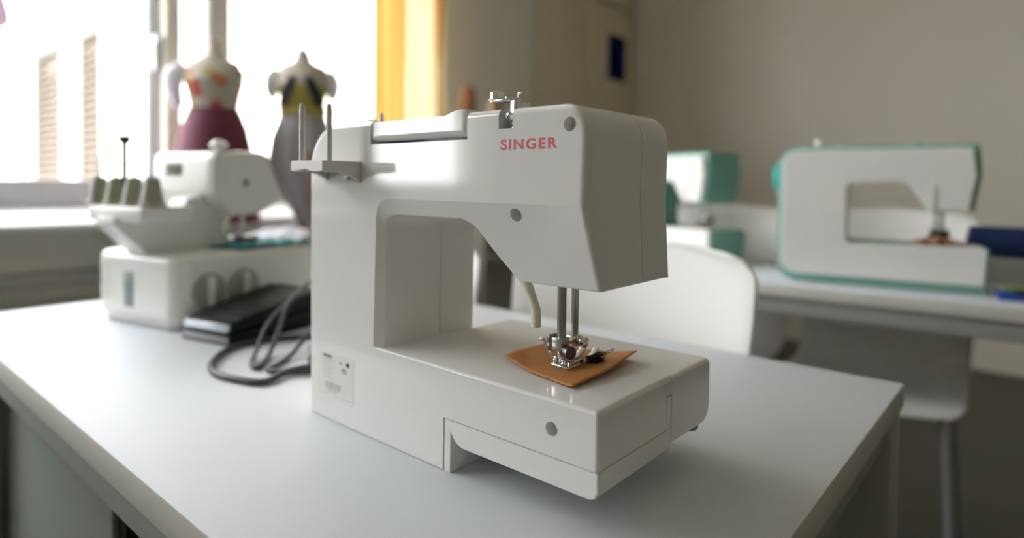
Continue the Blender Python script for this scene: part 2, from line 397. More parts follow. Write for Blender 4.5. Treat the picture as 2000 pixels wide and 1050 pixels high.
# pedestal under the near table
pc = thing('pedestal_cabinet', 'grey green drawer pedestal with a black side standing under the work table', 'cabinet', (-0.54, 0.13, FLOOR))
box('body', PEDC, pc, -0.30, 0.295, -0.22, 0.03, 0.03, 0.655, 0.003)
box('plinth', BLACK, pc, -0.29, 0.29, -0.20, 0.02, 0, 0.03)
box('side_panel', BLACK, pc, 0.2955, 0.315, -0.23, 0.03, 0.0, 0.655, 0.002)
d = box('front_panel', PEDC, pc, -0.30, 0.294, -0.238, -0.2205, 0.035, 0.655, 0.003)

# ------------------------------------------------------------------ chairs
def make_chair():
    t = thing('shell_chair', 'x', 'chair', (0, 0, FLOOR), 0, 'white plastic shell chairs')
    pr = [(-0.215, 0.425), (-0.20, 0.450), (-0.12, 0.452), (0.02, 0.438), (0.12, 0.440), (0.175, 0.475), (0.198, 0.55), (0.215, 0.68), (0.232, 0.80), (0.240, 0.852)]
    pts = smoothpath([(0, a, b) for a, b in pr], 6); n = len(pts); bm = bmesh.new(); g = []; nt_ = 20
    L = [0]
    for i in range(1, n): L.append(L[-1]+(pts[i]-pts[i-1]).length)
    tot = L[-1]
    for i, p in enumerate(pts):
        s = L[i]; hw = 0.205 + 0.022*min(1, max(0, (s-0.35)/0.35)); rr = 0.045
        for dd in (s, tot-s):
            if dd < rr: hw -= rr - math.sqrt(max(0, rr*rr-(rr-dd)**2))
        row = []
        for k in range(nt_+1):
            q = -1+2*k/nt_; back = min(1, max(0, (s-0.42)/0.2))
            row.append(bm.verts.new((hw*q, p.y - 0.035*back*q*q, p.z + 0.012*(1-back)*q*q - (0.012*q*q if tot-s < 0.02 else 0.012*q*q*max(0, 1-(tot-s)/0.1)))))
        g.append(row)
    for i in range(n-1):
        for k in range(nt_): bm.faces.new((g[i][k], g[i][k+1], g[i+1][k+1], g[i+1][k]))
    sh = fin(bm, 'seat_shell', CHAIRW, t, 180)
    md = sh.modifiers.new('th', 'SOLIDIFY'); md.thickness = 0.007; md.offset = 0
    md = sh.modifiers.new('bv', 'BEVEL'); md.width = 0.002; md.segments = 2; md.limit_method = 'ANGLE'; md.angle_limit = R(60)
    bake(sh)
    for sx in (-1, 1):
        tube_o('leg', TUBE, t, smoothpath([(sx*0.14, -0.14, 0.432), (sx*0.165, -0.165, 0.41), (sx*0.19, -0.19, 0.0)], 6), 0.011, 12)
        tube_o('leg', TUBE, t, smoothpath([(sx*0.14, 0.10, 0.425), (sx*0.165, 0.14, 0.40), (sx*0.19, 0.21, 0.0)], 6), 0.011, 12)
        tube_o('seat_rail', TUBE, t, [(sx*0.14, -0.14, 0.432), (sx*0.14, 0.10, 0.425)], 0.010, 10)
    for yy, zz in ((-0.14, 0.432), (0.10, 0.425)): tube_o('cross_bar', TUBE, t, [(-0.14, yy, zz), (0.14, yy, zz)], 0.010, 10)
    return t
chair = make_chair()
spots = [(0.032, 0.362, R(0), 1.04, 'white plastic shell chair pushed under the work table behind the white sewing machine'),
         (-0.56, 0.405, R(3), 1.0, 'white plastic shell chair at the far side of the work table behind the overlocker'),
         (-0.225, 1.46, R(4), 1.075, 'white plastic shell chair between the two white and teal sewing machines'),
         (0.235, 1.50, R(4), 1.075, 'white plastic shell chair seen through the arm of a white and teal sewing machine')]
for i, (x, y, a, s, lb) in enumerate(spots):
    c = chair if i == 0 else copy_tree(chair)
    c.location = (x, y, FLOOR); c.rotation_euler = (0, 0, a); c.scale = (1, 1, s); c['label'] = lb

# ------------------------------------------------------------------ the main sewing machine
sm = thing('sewing_machine', 'white sewing machine seen from the back with red lettering on its arm', 'sewing machine', (0, 0, 0))
H, SE, BM_ = 0.0856, 0.0442, 0.0240
TOP = 0.2950; Y1, YF, YB = 0.0745, 0.122, 0.1086; XL = 0.350; XA = 0.2000
DEL = 0.018
left = [(-0.002, 0.0), (-0.003, 0.006), (-0.0035, 0.20), (-0.0035, 0.245)]
left += [(-0.0035+0.044*(1-math.cos(R(a))), 0.251+0.044*math.sin(R(a))) for a in range(10, 91, 10)]
toprt = [(0.318, TOP)] + [(0.318+0.0205*math.sin(R(a)), TOP-0.0235*(1-math.cos(R(a)))) for a in range(15, 91, 15)]
right_up = [(0.3375, 0.2235)]
# crease chain (y=0) and opening chain (y=DEL), matched one to one
crease = [(0.3375, 0.2235), (0.2740, 0.2235), (0.2660, 0.2235), (0.2540, 0.2235), (0.2440, 0.2235), (0.2360, 0.2235), (0.2275, 0.2235), (0.2170, 0.2235), (0.1270, 0.2235), (0.1185, 0.2222), (0.1130, 0.2190), (0.1090, 0.2140), (0.1078, 0.2060), (0.1045, H)]
opening3 = [(0.3410, 0.0183, 0.1627), (0.2680, 0.0183, 0.1624), (0.2632, 0.0178, 0.1642), (0.2520, 0.0145, 0.1754), (0.2418, 0.0110, 0.1869), (0.2342, 0.0079, 0.1970), (0.2269, 0.0057, 0.2046), (0.2150, 0.0042, 0.2094), (0.1330, 0.0042, 0.2092), (0.1254, 0.0045, 0.2080), (0.1196, 0.0050, 0.2050), (0.1162, 0.0055, 0.2005), (0.1152, 0.0060, 0.1930), (0.1138, 0.0060, H)]
opening = [(x, z) for x, y, z in opening3]
def rear_shell():
    bm = bmesh.new(); V = lambda x, y, z: bm.verts.new((x, y, z))
    o_left = [V(x, 0, z) for x, z in left]; o_top = [V(x, 0, z) for x, z in toprt]
    cr = [V(x, 0, z) for x, z in crease]; op = [V(*p) for p in opening3]
    bl = V(XL, 0, H); bl2 = V(XL, 0, SE+0.0004); a1 = V(XA-0.0004, 0, SE+0.0004); a0 = V(XA-0.0004, 0, 0)
    bm.faces.new(o_left+o_top+cr+[bl, bl2, a1, a0])
    for i in range(len(cr)-1): bm.faces.new((cr[i], op[i], op[i+1], cr[i+1]))
    f_left = [V(x, Y1, z) for x, z in left]; f_top = [V(x, Y1, z) for x, z in toprt]
    f_cr0 = V(crease[0][0], Y1, crease[0][1]); f_op = [V(x, Y1, z) for x, z in opening]
    b_bl = V(XL, YB, H); b_bl2 = V(XL, YB, SE+0.0004); b_a1 = V(XA-0.0004, YB, SE+0.0004); b_a0 = V(XA-0.0004, YB, 0)
    qi = opening[-1][0]; q_top = V(qi, YB, H); q_bot = V(qi, YB, 0); q_y1 = V(qi, Y1, 0)
    qf = f_op[-1]
    A = o_left+o_top+[cr[0], op[0]]; B = f_left+f_top+[f_cr0, f_op[0]]
    for i in range(len(A)-1): bm.faces.new((A[i], A[i+1], B[i+1], B[i]))
    for i in range(len(op)-1): bm.faces.new((op[i], op[i+1], f_op[i+1], f_op[i]))
    bm.faces.new((cr[-1], bl, b_bl, q_top, qf, op[-1]))         # bed top
    bm.faces.new((bl, bl2, b_bl2, b_bl)); bm.faces.new((bl2, a1, b_a1, b_bl2))
    bm.faces.new((a1, a0, b_a0, b_a1))
    bm.faces.new((o_left[0], a0, b_a0, q_bot, q_y1, f_left[0]))
    bm.faces.new((q_top, b_bl, b_bl2, b_a1, b_a0, q_bot))
    bm.faces.new((qf, q_top, q_bot, q_y1))
    bm.faces.new(f_left+f_top+[f_cr0]+f_op+[q_y1])
    bmesh.ops.recalc_face_normals(bm, faces=bm.faces[:])
    W = bm.edges.layers.float.new('bevel_weight_edge'); BWD = 0.0055
    def setw(a, b, w):
        e = bm.edges.get((a, b))
        if e: e[W] = w/BWD
    ch = o_left+o_top+[cr[0]]
    for a, b in zip(ch, ch[1:]): setw(a, b, 0.0055)
    setw(cr[0], op[0], 0.0055)
    setw(cr[-1], bl, 0.0030); setw(bl, bl2, 0.0022); setw(bl, b_bl, 0.0042)
    for a, b in zip(op, op[1:]): setw(a, b, 0.0012)
    setw(op[0], f_op[0], 0.0030); setw(o_left[0], a0, 0.0012); setw(a1, a0, 0.0006)
    o = fin(bm, 'rear_shell', WHITE, sm, 40)
    md = o.modifiers.new('bevel', 'BEVEL'); md.limit_method = 'WEIGHT'; md.width = BWD; md.segments = 4; md.use_clamp_overlap = True
    return bake(o)
def crisp(o, ang, extra=None):
    me = o.data; bm = bmesh.new(); bm.from_mesh(me)
    for e in bm.edges:
        a = e.calc_face_angle(0); e.smooth = not (a > R(ang) or (extra and extra(e, a)))
    for f in bm.faces: f.smooth = True
    bm.to_mesh(me); bm.free()
shell = rear_shell()
# cut-outs: screw holes, handle recess, thread guide notch, tab at the bed end
def hole(x, z, r, depth, tilt=0.0, y=0.0):
    bm = bmesh.new(); lathe(bm, [(r, -0.01), (r, depth)], (x, y, z), (0, math.cos(tilt), math.sin(tilt)), 32); return fin(bm, 'tool', WHITE)
tilt = math.atan(0.30)
tools = [hole(0.3238, 0.280, 0.0051, 0.013), hole(0.2737, 0.2149, 0.0054, 0.014, tilt, 0.0026), hole(0.3112, 0.0643, 0.0052, 0.013)]
bm = bmesh.new(); bx(bm, 0.0988, 0.2245, -0.01, 0.034, 0.2730, 0.32); tools.append(fin(bm, 'tool', WHITE))
bm = bmesh.new(); bx(bm, 0.2578, 0.2720, -0.01, 0.022, 0.2797, 0.32); tools.append(fin(bm, 'tool', WHITE))
bm = bmesh.new(); bx(bm, XL-0.015, XL+0.01, 0.0995, 0.12, 0.03, 0.0710); tools.append(fin(bm, 'tool', WHITE))
bpy.context.view_layer.update(); cut(shell, *tools)
crisp(shell, 35, lambda e, a: a > R(8) and all(v.co.y < 0.0001 for v in e.verts) and all(v.co.z < 0.2236 for v in e.verts) and all(0.1 < v.co.x < 0.335 for v in e.verts) and max(v.co.z for v in e.verts) > 0.09)
md = shell.modifiers.new('weighted', 'WEIGHTED_NORMAL'); md.keep_sharp = True; md.weight = 100
for (x, z, y, tl) in ((0.3238, 0.280, 0.0100, 0), (0.2737, 0.2149+0.0030, 0.0126, tilt), (0.3112, 0.0643, 0.0100, 0)):
    lathe_o('screw_cap', WHITE2, sm, cyl(0.0049, 0.003, 0.0004), (x, y, z), (0, math.cos(tl), math.sin(tl)), 28)
# front shell
def front_shell():
    qi = opening[-1][0]
    pts = left + toprt + [(0.3375, 0.2235)] + opening[:-1] + [(opening[-1][0], H), (qi, 0.0)]
    bm = bmesh.new()
    v0 = [bm.verts.new((x, Y1+0.0005, z)) for x, z in pts]; v1 = [bm.verts.new((x, YF, z)) for x, z in pts]; n = len(pts)
    bm.faces.new(v0); bm.faces.new(v1[::-1])
    for i in range(n): bm.faces.new((v0[i], v1[i], v1[(i+1) % n], v0[(i+1) % n]))
    bmesh.ops.recalc_face_normals(bm, faces=bm.faces[:])
    fe = [e for e in bm.edges if all(v.co.y > YF-0.001 for v in e.verts) and (all(v.co.z > 0.155 and (v.co.x > 0.26 or v.co.z > 0.24) for v in e.verts) or all(v.co.x < 0 for v in e.verts))]
    bmesh.ops.bevel(bm, geom=fe, offset=0.026, segments=7, profile=0.5, affect='EDGES', clamp_overlap=True)
    le = [e for e in bm.edges if e.calc_face_angle(0) > R(50) and abs(e.verts[0].co.y-e.verts[1].co.y) > 0.02 and all(abs(v.co.z-0.1628) < 0.002 for v in e.verts)]
    bmesh.ops.bevel(bm, geom=le, offset=0.003, segments=3, profile=0.5, affect='EDGES', clamp_overlap=True)
    return fin(bm, 'front_shell', WHITE, sm, 40, True)
fs_ = front_shell()
# latch on the head seam, with a small dark slot
lt = box('latch', WHITE2, sm, 0.330, 0.3385, 0.0700, 0.0830, 0.176, 0.198, 0.0012)
bm = bmesh.new(); bx(bm, 0.3312, 0.345, 0.0745, 0.0764, 0.1908, 0.1952); tl = fin(bm, 'tool', WHITE2); bpy.context.view_layer.update(); cut(lt, tl)
# vents on the front shell
for k in range(3): box('vent_slot', GREYP, sm, 0.3372, 0.3379, 0.086+0.006*k, 0.098+0.005*k, 0.2655-0.003*k, 0.2668-0.003*k)
# bottom cover with the foot under the free arm
foot = [(XA+0.0004, SE-0.0004), (XL, SE-0.0004), (XL, BM_+0.006), (XL-0.002, BM_+0.0018), (XL-0.007, BM_)]
foot += [(0.2225, BM_+0.0)] + [(0.2225-0.0135*math.sin(R(a)), BM_+0.0135-0.0135*math.cos(R(a))) for a in (30, 60)][:0]
foot += [(0.2200, BM_+0.0004), (0.2135, BM_+0.003), (0.2095, BM_+0.008), (0.2078, BM_+0.010), (0.2078, 0.0), (XA+0.0004, 0.0)]
bm = bmesh.new(); prism(bm, foot, 'y', 0.0003, YB, 0.0012, 2, 40)
bx(bm, XL-0.013, XL-0.0002, 0.1004, YB, SE-0.002, 0.0703, 0.0012)
fin(bm, 'bottom_cover', WHITE, sm, 35, True)
# accessory box at the front of the bed
ab = [(YB+0.0004, 0.0305), (YB+0.0004, H-0.0002), (0.1800, H-0.0002), (0.1835, H-0.0022), (0.1850, H-0.006), (0.1850, 0.045), (0.1835, 0.038), (0.1790, 0.0325), (0.1720, 0.0295), (0.135, 0.0295)]
bm = bmesh.new(); prism(bm, ab, 'x', opening[-1][0]+0.004, XL)
es = [e for e in bm.edges if all(v.co.x > XL-0.001 for v in e.verts) and max(v.co.y for v in e.verts) > 0.12]
bmesh.ops.bevel(bm, geom=es, offset=0.0036, segments=4, profile=0.5, affect='EDGES', clamp_overlap=True)
fin(bm, 'accessory_box', WHITE, sm, 40, True)
lathe_o('rubber_foot', mat('grey_rubber', (0.16, 0.16, 0.15), 0.7), sm, cyl(0.011, 0.009, 0.003), (XL-0.014, 0.165, 0.0235), (0, 0, 1))
# carrying handle
hd = [(0.1010, 0.2756), (0.2200, 0.2756), (0.2228, 0.2790), (0.2236, 0.2972), (0.2150, 0.2975), (0.2060, 0.2960), (0.1985, 0.2935), (0.1022, 0.2930)]
bm = bmesh.new(); prism(bm, hd, 'y', 0.0006, 0.032)
bmesh.ops.recalc_face_normals(bm, faces=bm.faces[:])
ed = [e for e in bm.edges if all(v.co.y < 0.001 for v in e.verts) and (all(v.co.z < 0.2795 for v in e.verts) or all(v.co.x > 0.2225 for v in e.verts))]
bmesh.ops.bevel(bm, geom=ed, offset=0.0060, segments=3, profile=0.55, affect='EDGES', clamp_overlap=True)
ed = [e for e in bm.edges if all(v.co.y < 0.001 for v in e.verts) and e.calc_face_angle(0) > R(45)]
bmesh.ops.bevel(bm, geom=ed, offset=0.002, segments=3, profile=0.5, affect='EDGES', clamp_overlap=True)
fin(bm, 'carrying_handle', WHITE, sm, 40, True)
# spool pin bracket on the back
bk = bmesh.new(); BX0, BX1, BY, BZ = 0.0321, 0.0846, -0.0415, 0.257
for x0, x1 in ((BX1-0.0035, BX1), (BX0, BX0+0.0035)):
    yy = [BY, BY+0.006, -0.026, -0.018, -0.012, -0.006, 0.0005]; lo = [BZ-0.0085, BZ-0.0098, BZ-0.0098, BZ-0.0108, BZ-0.0128, BZ-0.0162, 0.2375]
    for k in range(6): prism(bk, [(yy[k], BZ-0.0002), (yy[k+1], BZ-0.0002), (yy[k+1], lo[k+1]), (yy[k], lo[k])], 'x', x0, x1)
bx(bk, BX0+0.0004, BX1-0.0004, BY+0.0004, 0.0003, BZ-0.004, BZ+0.0004, 0.0003)
fx_ = [BX0+0.0035, BX0+0.010, BX0+0.018, BX0+0.026, BX1-0.020, BX1-0.008, BX1-0.0035]; fz_ = [BZ-0.0088, BZ-0.0086, BZ-0.0070, BZ-0.0070, BZ-0.0088, BZ-0.0096, BZ-0.0086]
for k in range(6): prism(bk, [(fx_[k], BZ-0.0002), (fx_[k+1], BZ-0.0002), (fx_[k+1], fz_[k+1]), (fx_[k], fz_[k])], 'y', BY, BY+0.004)
bx(bk, BX0-0.006, BX1-0.0005, -0.003, 0.0005, 0.2378, BZ-0.002, 0.0006)
br = fin(bk, 'spool_pin_bracket', GREYP, sm)
screw('screw', br, (0.0325, -0.003, 0.2435), (0, -1, 0), 0.0034, 0.003); screw('screw', br, (0.0680, -0.003, 0.2428), (0, -1, 0), 0.0034, 0.003)
for x, y in ((0.0460, -0.0380), (0.0680, -0.0235)):
    lathe_o('spool_pin', GREYP, sm, [(0.0026, 0), (0.0026, 0.048), (0.0024, 0.052), (0.0021, 0.0535), (0.0012, 0.0545)], (x, y, BZ-0.001), (0, 0, 1), 18)
# front spool pin and bobbin stop on the top
lathe_o('spool_pin', GREYP, sm, [(0.0026, 0), (0.0026, 0.018), (0.0015, 0.0195)], (0.0370, 0.060, 0.292), (0, 0, 1), 16)
lathe_o('bobbin_stop', WHITE2, sm, cyl(0.006, 0.016, 0.0012), (0.0075+0.012, 0.060, 0.290), (0, 0, 1), 18)
# thread guide
tg = box('thread_guide', CHROME, sm, 0.2635, 0.2712, 0.0065, 0.0080, 0.2805, 0.3030, 0.0004)
box('guide_body', WHITE2, tg, 0.2625, 0.2716, 0.0080, 0.0215, 0.2798, 0.3005, 0.001)
bm = bmesh.new(); prism(bm, [(0.2425, 0.020), (0.2395, 0.015), (0.2400, 0.009), (0.2450, 0.0065), (0.2640, 0.0050), (0.2735, 0.0075), (0.2700, 0.013), (0.256, 0.018)], 'z', 0.3020, 0.3032, 0.0003); fin(bm, 'guide_plate', CHROME, tg)
tube_o('thread_hook', CHROME, tg, smoothpath([(0.2705, 0.0080, 0.2960), (0.2712, 0.0080, 0.3020), (0.2706, 0.0078, 0.3048), (0.2716, 0.0076, 0.3068), (0.2732, 0.0076, 0.3062)], 3), 0.0009, 8)
lathe_o('tension_disc', CHROME, tg, [(0.0062, 0), (0.0068, 0.0005), (0.0062, 0.0010), (0.0052, 0.0014), (0.0052, 0.0062), (0.0046, 0.0068), (0.0015, 0.0068)], (0.2450, 0.0120, 0.3032), (0, 0, 1), 26)
lathe_o('disc_nut', CHROME, tg, cyl(0.0030, 0.0020, 0.0006), (0.2585, 0.0105, 0.3032), (0, 0, 1), 16)
screw('screw', tg, (0.2652, 0.0068, 0.2888), (-0.1, -1, 0), 0.0036, 0.0050)
# handwheel on the pillar side and power socket
lathe_o('handwheel', WHITE2, sm, [(0.012, 0), (0.030, 0.001), (0.033, 0.004), (0.033, 0.016), (0.030, 0.020), (0.010, 0.021)], (-0.0030, 0.066, 0.205), (-1, 0, 0), 40)
# lettering
me = text_mesh('SINGER', 0.0108, 0.00022, 1.20); me.materials.clear(); me.materials.append(RED)
xs = [v.co.x for v in me.vertices]; ys = [v.co.y for v in me.vertices]; kx = (0.3131-0.2602)/(max(xs)-min(xs)); ky = 0.0079/(max(ys)-min(ys)); mx0, my0 = min(xs), min(ys)
for v in me.vertices: v.co = Vector((0.2602+(v.co.x-mx0)*kx, -0.00005-v.co.z, 0.26365+(v.co.y-my0)*ky))
o = bpy.data.objects.new('lettering', me); col.objects.link(o); o.parent = sm; o['label'] = 'red brand lettering'
# rating label
lb = box('rating_label', LABEL, sm, 0.0199, 0.0741, -0.00018, 0.0005, 0.0230, 0.0680, 0.0)
def pr_text(txt, size, x, z, mt, bold=0.0):
    me = text_mesh(txt, size, bold); me.materials.clear(); me.materials.append(mt)
    for v in me.vertices: v.co = Vector((x+v.co.x, -0.0002-abs(v.co.z)*0.3, z+v.co.y))
    o = bpy.data.objects.new('label_print', me); col.objects.link(o); o.parent = lb
pr_text('SINGER', 0.0046, 0.0225, 0.0625, GREYPRINT, 0.00012)
pr_text('CE', 0.0062, 0.0555, 0.0515, GREYPRINT, 0.00005)
bm = bmesh.new()
for k, wd in enumerate((0.018, 0.015, 0.020, 0.017, 0.019, 0.014, 0.016)): bx(bm, 0.0225, 0.0225+wd, -0.00026, -0.00015, 0.0595-0.0028*k, 0.0599-0.0028*k)
bx(bm, 0.0215, 0.031, -0.00026, -0.00015, 0.0258, 0.0262); bx(bm, 0.055, 0.072, -0.00026, -0.00015, 0.0258, 0.0262)
fin(bm, 'label_print', GREYPRINT, lb, 0)
bm = bmesh.new(); x = 0.0270; rnd = random.Random(3)
while x < 0.0520:
    wd = rnd.choice((0.0004, 0.0007, 0.0011)); bx(bm, x, x+wd, -0.00028, -0.00015, 0.0320, 0.0385); x += wd+rnd.choice((0.0006, 0.0009, 0.0013))
bx(bm, 0.030, 0.048, -0.00028, -0.00015, 0.0298, 0.0308)
fin(bm, 'barcode', GREYPRINT, lb, 0)
bm = bmesh.new(); prism(bm, [(0.0535+0.0022*math.cos(R(60*k+30)), 0.0605+0.0018*math.sin(R(60*k+30))) for k in range(6)], 'y', -0.0003, -0.00015); fin(bm, 'label_symbol', GREYPRINT, lb, 0)
bm = bmesh.new(); prism(bm, [(0.0652+0.0030*math.cos(R(45*k+22)), 0.0606+0.0024*math.sin(R(45*k+22))) for k in range(8)], 'y', -0.0003, -0.00015); fin(bm, 'label_symbol', BLACKP, lb, 0)

# needle and presser assembly
PX, PY = 0.2690, 0.0690
lathe_o('presser_bar', STEEL, sm, [(0.0039, 0), (0.0039, 0.066)], (PX, PY, 0.1005), (0, 0, 1), 24)
NX, NY = 0.2727, 0.0830
lathe_o('needle_bar', CHROME, sm, [(0.0032, 0), (0.0032, 0.062)], (NX, NY, 0.1050), (0, 0, 1), 24)
nc = box('needle_clamp', CHROME, sm, NX-0.0065, NX+0.0060, NY-0.0035, NY+0.0050, 0.1015, 0.1098, 0.0008)
lathe_o('clamp_screw', CHROME, nc, cyl(0.0046, 0.005, 0.0008), (NX+0.0060, NY+0.001, 0.1057), (1, 0, 0), 20)
tube_o('needle', CHROME, nc, [(NX+0.0010, NY-0.003, 0.1015), (NX+0.0010, NY-0.003, 0.0905)], [0.0009, 0.0007], 8)
pf = bmesh.new()
prism(pf, [(PX-0.0058, PY-0.0065), (PX+0.0050, PY-0.0065), (PX+0.0050, PY+0.0050), (PX-0.0058, PY+0.0050)], 'z', 0.1000, 0.1105, 0.0006)
bx(pf, PX-0.0010, PX+0.0090, PY-0.0045, PY+0.0040, 0.0930, 0.1010, 0.0006)
ank = fin(pf, 'presser_ankle', STEEL, sm)
box('clamp_band', DSTEEL, ank, PX-0.0100, PX-0.0052, PY-0.0068, PY+0.0040, 0.0985, 0.1118, 0.0005)
lathe_o('rivet', CHROME, ank, cyl(0.0014, 0.001, 0.0003), (PX-0.0078, PY-0.0066, 0.1045), (0, -1, 0), 14)
lathe_o('thumb_screw', DSTEEL, ank, cyl(0.0055, 0.0105, 0.0008), (PX+0.0032, PY-0.0008, 0.1000), (1, -0.35, 0), 24)
tube_o('release_hook', STEEL, ank, smoothpath([(PX-0.0170, PY-0.0050, 0.1070), (PX-0.0150, PY-0.0050, 0.1072), (PX-0.0125, PY-0.0048, 0.1035), (PX-0.0095, PY-0.0045, 0.0960), (PX-0.0070, PY-0.0045, 0.0935), (PX-0.0010, PY-0.0045, 0.0945)], 6), 0.0011, 10)
lathe_o('hook_ball', CHROME, ank, [(0.0004, 0), (0.0014, 0.0006), (0.0017, 0.0017), (0.0013, 0.0029), (0.0003, 0.0034)], (PX-0.0172, PY-0.0050, 0.1053), (0, 0, 1), 14)
lathe_o('hinge_pin', CHROME, ank, cyl(0.0016, 0.007, 0.0004), (PX-0.0065, PY-0.0050, 0.0928), (0.0, -0.2, 1), 14)
FZ = 0.0882
bm = bmesh.new()
prism(bm, [(0.2655, 0.0595), (0.2830, 0.0578), (0.2850, 0.0600), (0.2850, 0.0800), (0.2640, 0.0820), (0.2640, 0.0610)], 'z', FZ, FZ+0.0016, 0.0004)
bx(bm, 0.2655, 0.2680, 0.0620, 0.0790, FZ+0.0010, FZ+0.0048, 0.0005); bx(bm, 0.2815, 0.2842, 0.0605, 0.0800, FZ+0.0010, FZ+0.0048, 0.0005)
bx(bm, 0.2680, 0.2815, 0.0660, 0.0690, FZ+0.0014, FZ+0.0040, 0.0005)
lathe(bm, cyl(0.0012, 0.006, 0.0003), (0.2690, 0.0605, FZ+0.0010), (0, 0.1, 1), 12); lathe(bm, cyl(0.0010, 0.005, 0.0003), (0.2732, 0.0612, FZ+0.0010), (0, 0.1, 1), 12)
so = fin(bm, 'presser_foot', CHROME, sm)
for tx in (0.2665, 0.2790):
    bm = bmesh.new(); prism(bm, [(0.078, FZ), (0.092, FZ), (0.1005, FZ+0.003), (0.1045, FZ+0.0085), (0.1030, FZ+0.0095), (0.0985, FZ+0.0060), (0.090, FZ+0.0025), (0.078, FZ+0.0022)], 'x', tx, tx+0.0048, 0.0006); fin(bm, 'toe', mat('pale_toe', (0.80, 0.79, 0.76), 0.25, 0.3), so)
# ivory presser foot lifter
bm = bmesh.new(); tube(bm, smoothpath([(0.2430, 0.040, 0.1700), (0.2520, 0.040, 0.1600), (0.2590, 0.040, 0.1480), (0.2628, 0.040, 0.1400), (0.2645, 0.040, 0.1345), (0.2645, 0.040, 0.1235)], 4), [0.0046]*8+[0.0040]*13, 10)
fin(bm, 'presser_lifter', IVORY, sm, 50)

# leather sample under the foot
def leather():
    bm = bmesh.new(); n = 24; g = []
    c = [Vector((0.2240, 0.0488)), Vector((0.3105, 0.0270)), Vector((0.3065, 0.1290)), Vector((0.2180, 0.1130))]
    for j in range(n+1):
        row = []
        for i in range(n+1):
            s, t = i/n, j/n
            p = c[0]*(1-s)*(1-t)+c[1]*s*(1-t)+c[2]*s*t+c[3]*(1-s)*t
            p += Vector((math.sin(t*math.pi)*0.0035*(2*s-1), math.sin(s*math.pi)*0.003*(2*t-1)))
            z = H+0.0008 + 0.0062*max(0, s-0.45)**2*max(0.0, t+0.15)*3.2 + 0.0040*(1-s)**3*(1-t)*0.9 + 0.0006*math.sin(s*7+t*5)**2
            d2 = ((p.x-0.275)/0.02)**2 + ((p.y-0.075)/0.028)**2
            z = min(z, FZ-0.0011) if d2 < 1 else (z if d2 > 2.4 else (FZ-0.0011)*(2.4-d2)/1.4*0 + min(z, FZ-0.0011 + (d2-1)*0.0035))
            row.append(bm.verts.new((p.x, p.y, z)))
        g.append(row)
    for j in range(n):
        for i in range(n): bm.faces.new((g[j][i], g[j][i+1], g[j+1][i+1], g[j+1][i]))
    o = fin(bm, 'leather_swatch', LEATHER, None, 180)
    md = o.modifiers.new('t', 'SOLIDIFY'); md.thickness = 0.0009; md.offset = 1
    return tag(bake(o), 'square orange brown leather swatch clamped under the presser foot', 'leather')
leather()
# tangle of thread behind the foot
bm = bmesh.new(); rnd = random.Random(11)
for k in range(34):
    cx, cy = 0.2872+rnd.uniform(-0.003, 0.003), 0.0920+rnd.uniform(-0.004, 0.005); rr = rnd.uniform(0.002, 0.0048); tl = rnd.uniform(0, 3.1); zz = FZ+0.0016+rnd.uniform(0, 0.0034)
    pts = [(cx+rr*math.cos(a*0.55), cy+rr*math.sin(a*0.55)*math.cos(tl*0.4), zz+0.0016*math.sin(a*0.55+tl)) for a in range(14)]
    tube(bm, pts, 0.00045, 5)
for k in range(9):
    cx, cy = 0.2800+rnd.uniform(-0.006, 0.010), 0.1020+rnd.uniform(-0.004, 0.006); rr = rnd.uniform(0.0020, 0.0036)
    tube(bm, [(cx+rr*math.cos(a*0.55), cy+rr*0.8*math.sin(a*0.55), FZ+0.004+0.0014*math.sin(a*0.55+k)) for a in range(14)], 0.00022, 5)
tube(bm, smoothpath([(0.2850, 0.0980, FZ+0.003), (0.2900, 0.1030, FZ+0.0048), (0.2945, 0.1075, FZ+0.0075), (0.2935, 0.1110, FZ+0.0085), (0.2880, 0.1065, FZ+0.0055), (0.2840, 0.1000, FZ+0.003)], 6), 0.00025, 5)
tag(fin(bm, 'thread_tangle', THREAD, None, 60), 'tangle of loose black sewing thread behind the presser foot', 'thread')

# ------------------------------------------------------------------ overlocker
ov = thing('overlocker', 'white overlocker machine with four grey spool cones and two round dials', 'sewing machine', (-0.441, 0.040, 0.0), R(102))
# local: x = along ex' (to the hidden end), y = ey' (depth);  rotation 102 deg maps x->(-.208,.978), y->(-.978,-.208)
OZ = 0.006
bm = bmesh.new(); pl = arc(0.03, 0.03, 0.03, 180, 270, 6)
pl = [(0.0, 0.03)] + arc(0.03, 0.03, 0.03, 180, 270, 6)[1:] + [(0.30, 0.0)] + [(0.30, 0.245)] + arc(0.05, 0.195, 0.05, 90, 180, 6)
prism(bm, pl, 'z', OZ+0.006, 0.117, 0.010, 4, 60); fin(bm, 'base', SERG, ov, 45, True)
prism_o('skirt', GREYP, ov, [(x*0.96+0.006, y*0.96+0.005) for x, y in pl], 'z', OZ-0.002, OZ+0.012)
for x, y in ((0.03, 0.03), (0.27, 0.03), (0.27, 0.21), (0.03, 0.21)): lathe_o('foot', BLACK, ov, cyl(0.011, 0.008, 0.001), (x, y, 0), (0, 0, 1), 16)
box('end_panel', SERG2, ov, 0.022, 0.295, -0.0012, 0.004, 0.022, 0.108, 0.001)
for dx in (0.052, 0.118):
    dl = lathe_o('dial', DIALM, ov, [(0.030, 0), (0.030, 0.004), (0.0285, 0.006), (0.024, 0.006)], (dx, -0.001, 0.060), (0, -1, 0), 32)
    box('dial_grip', SERG2, dl, dx-0.005, dx+0.005, -0.017, -0.006, 0.036, 0.084, 0.003)
for k in range(10): box('vent_slot', GREYP, ov, -0.0006, 0.003, 0.180, 0.206, 0.040+0.0062*k, 0.0425+0.0062*k)
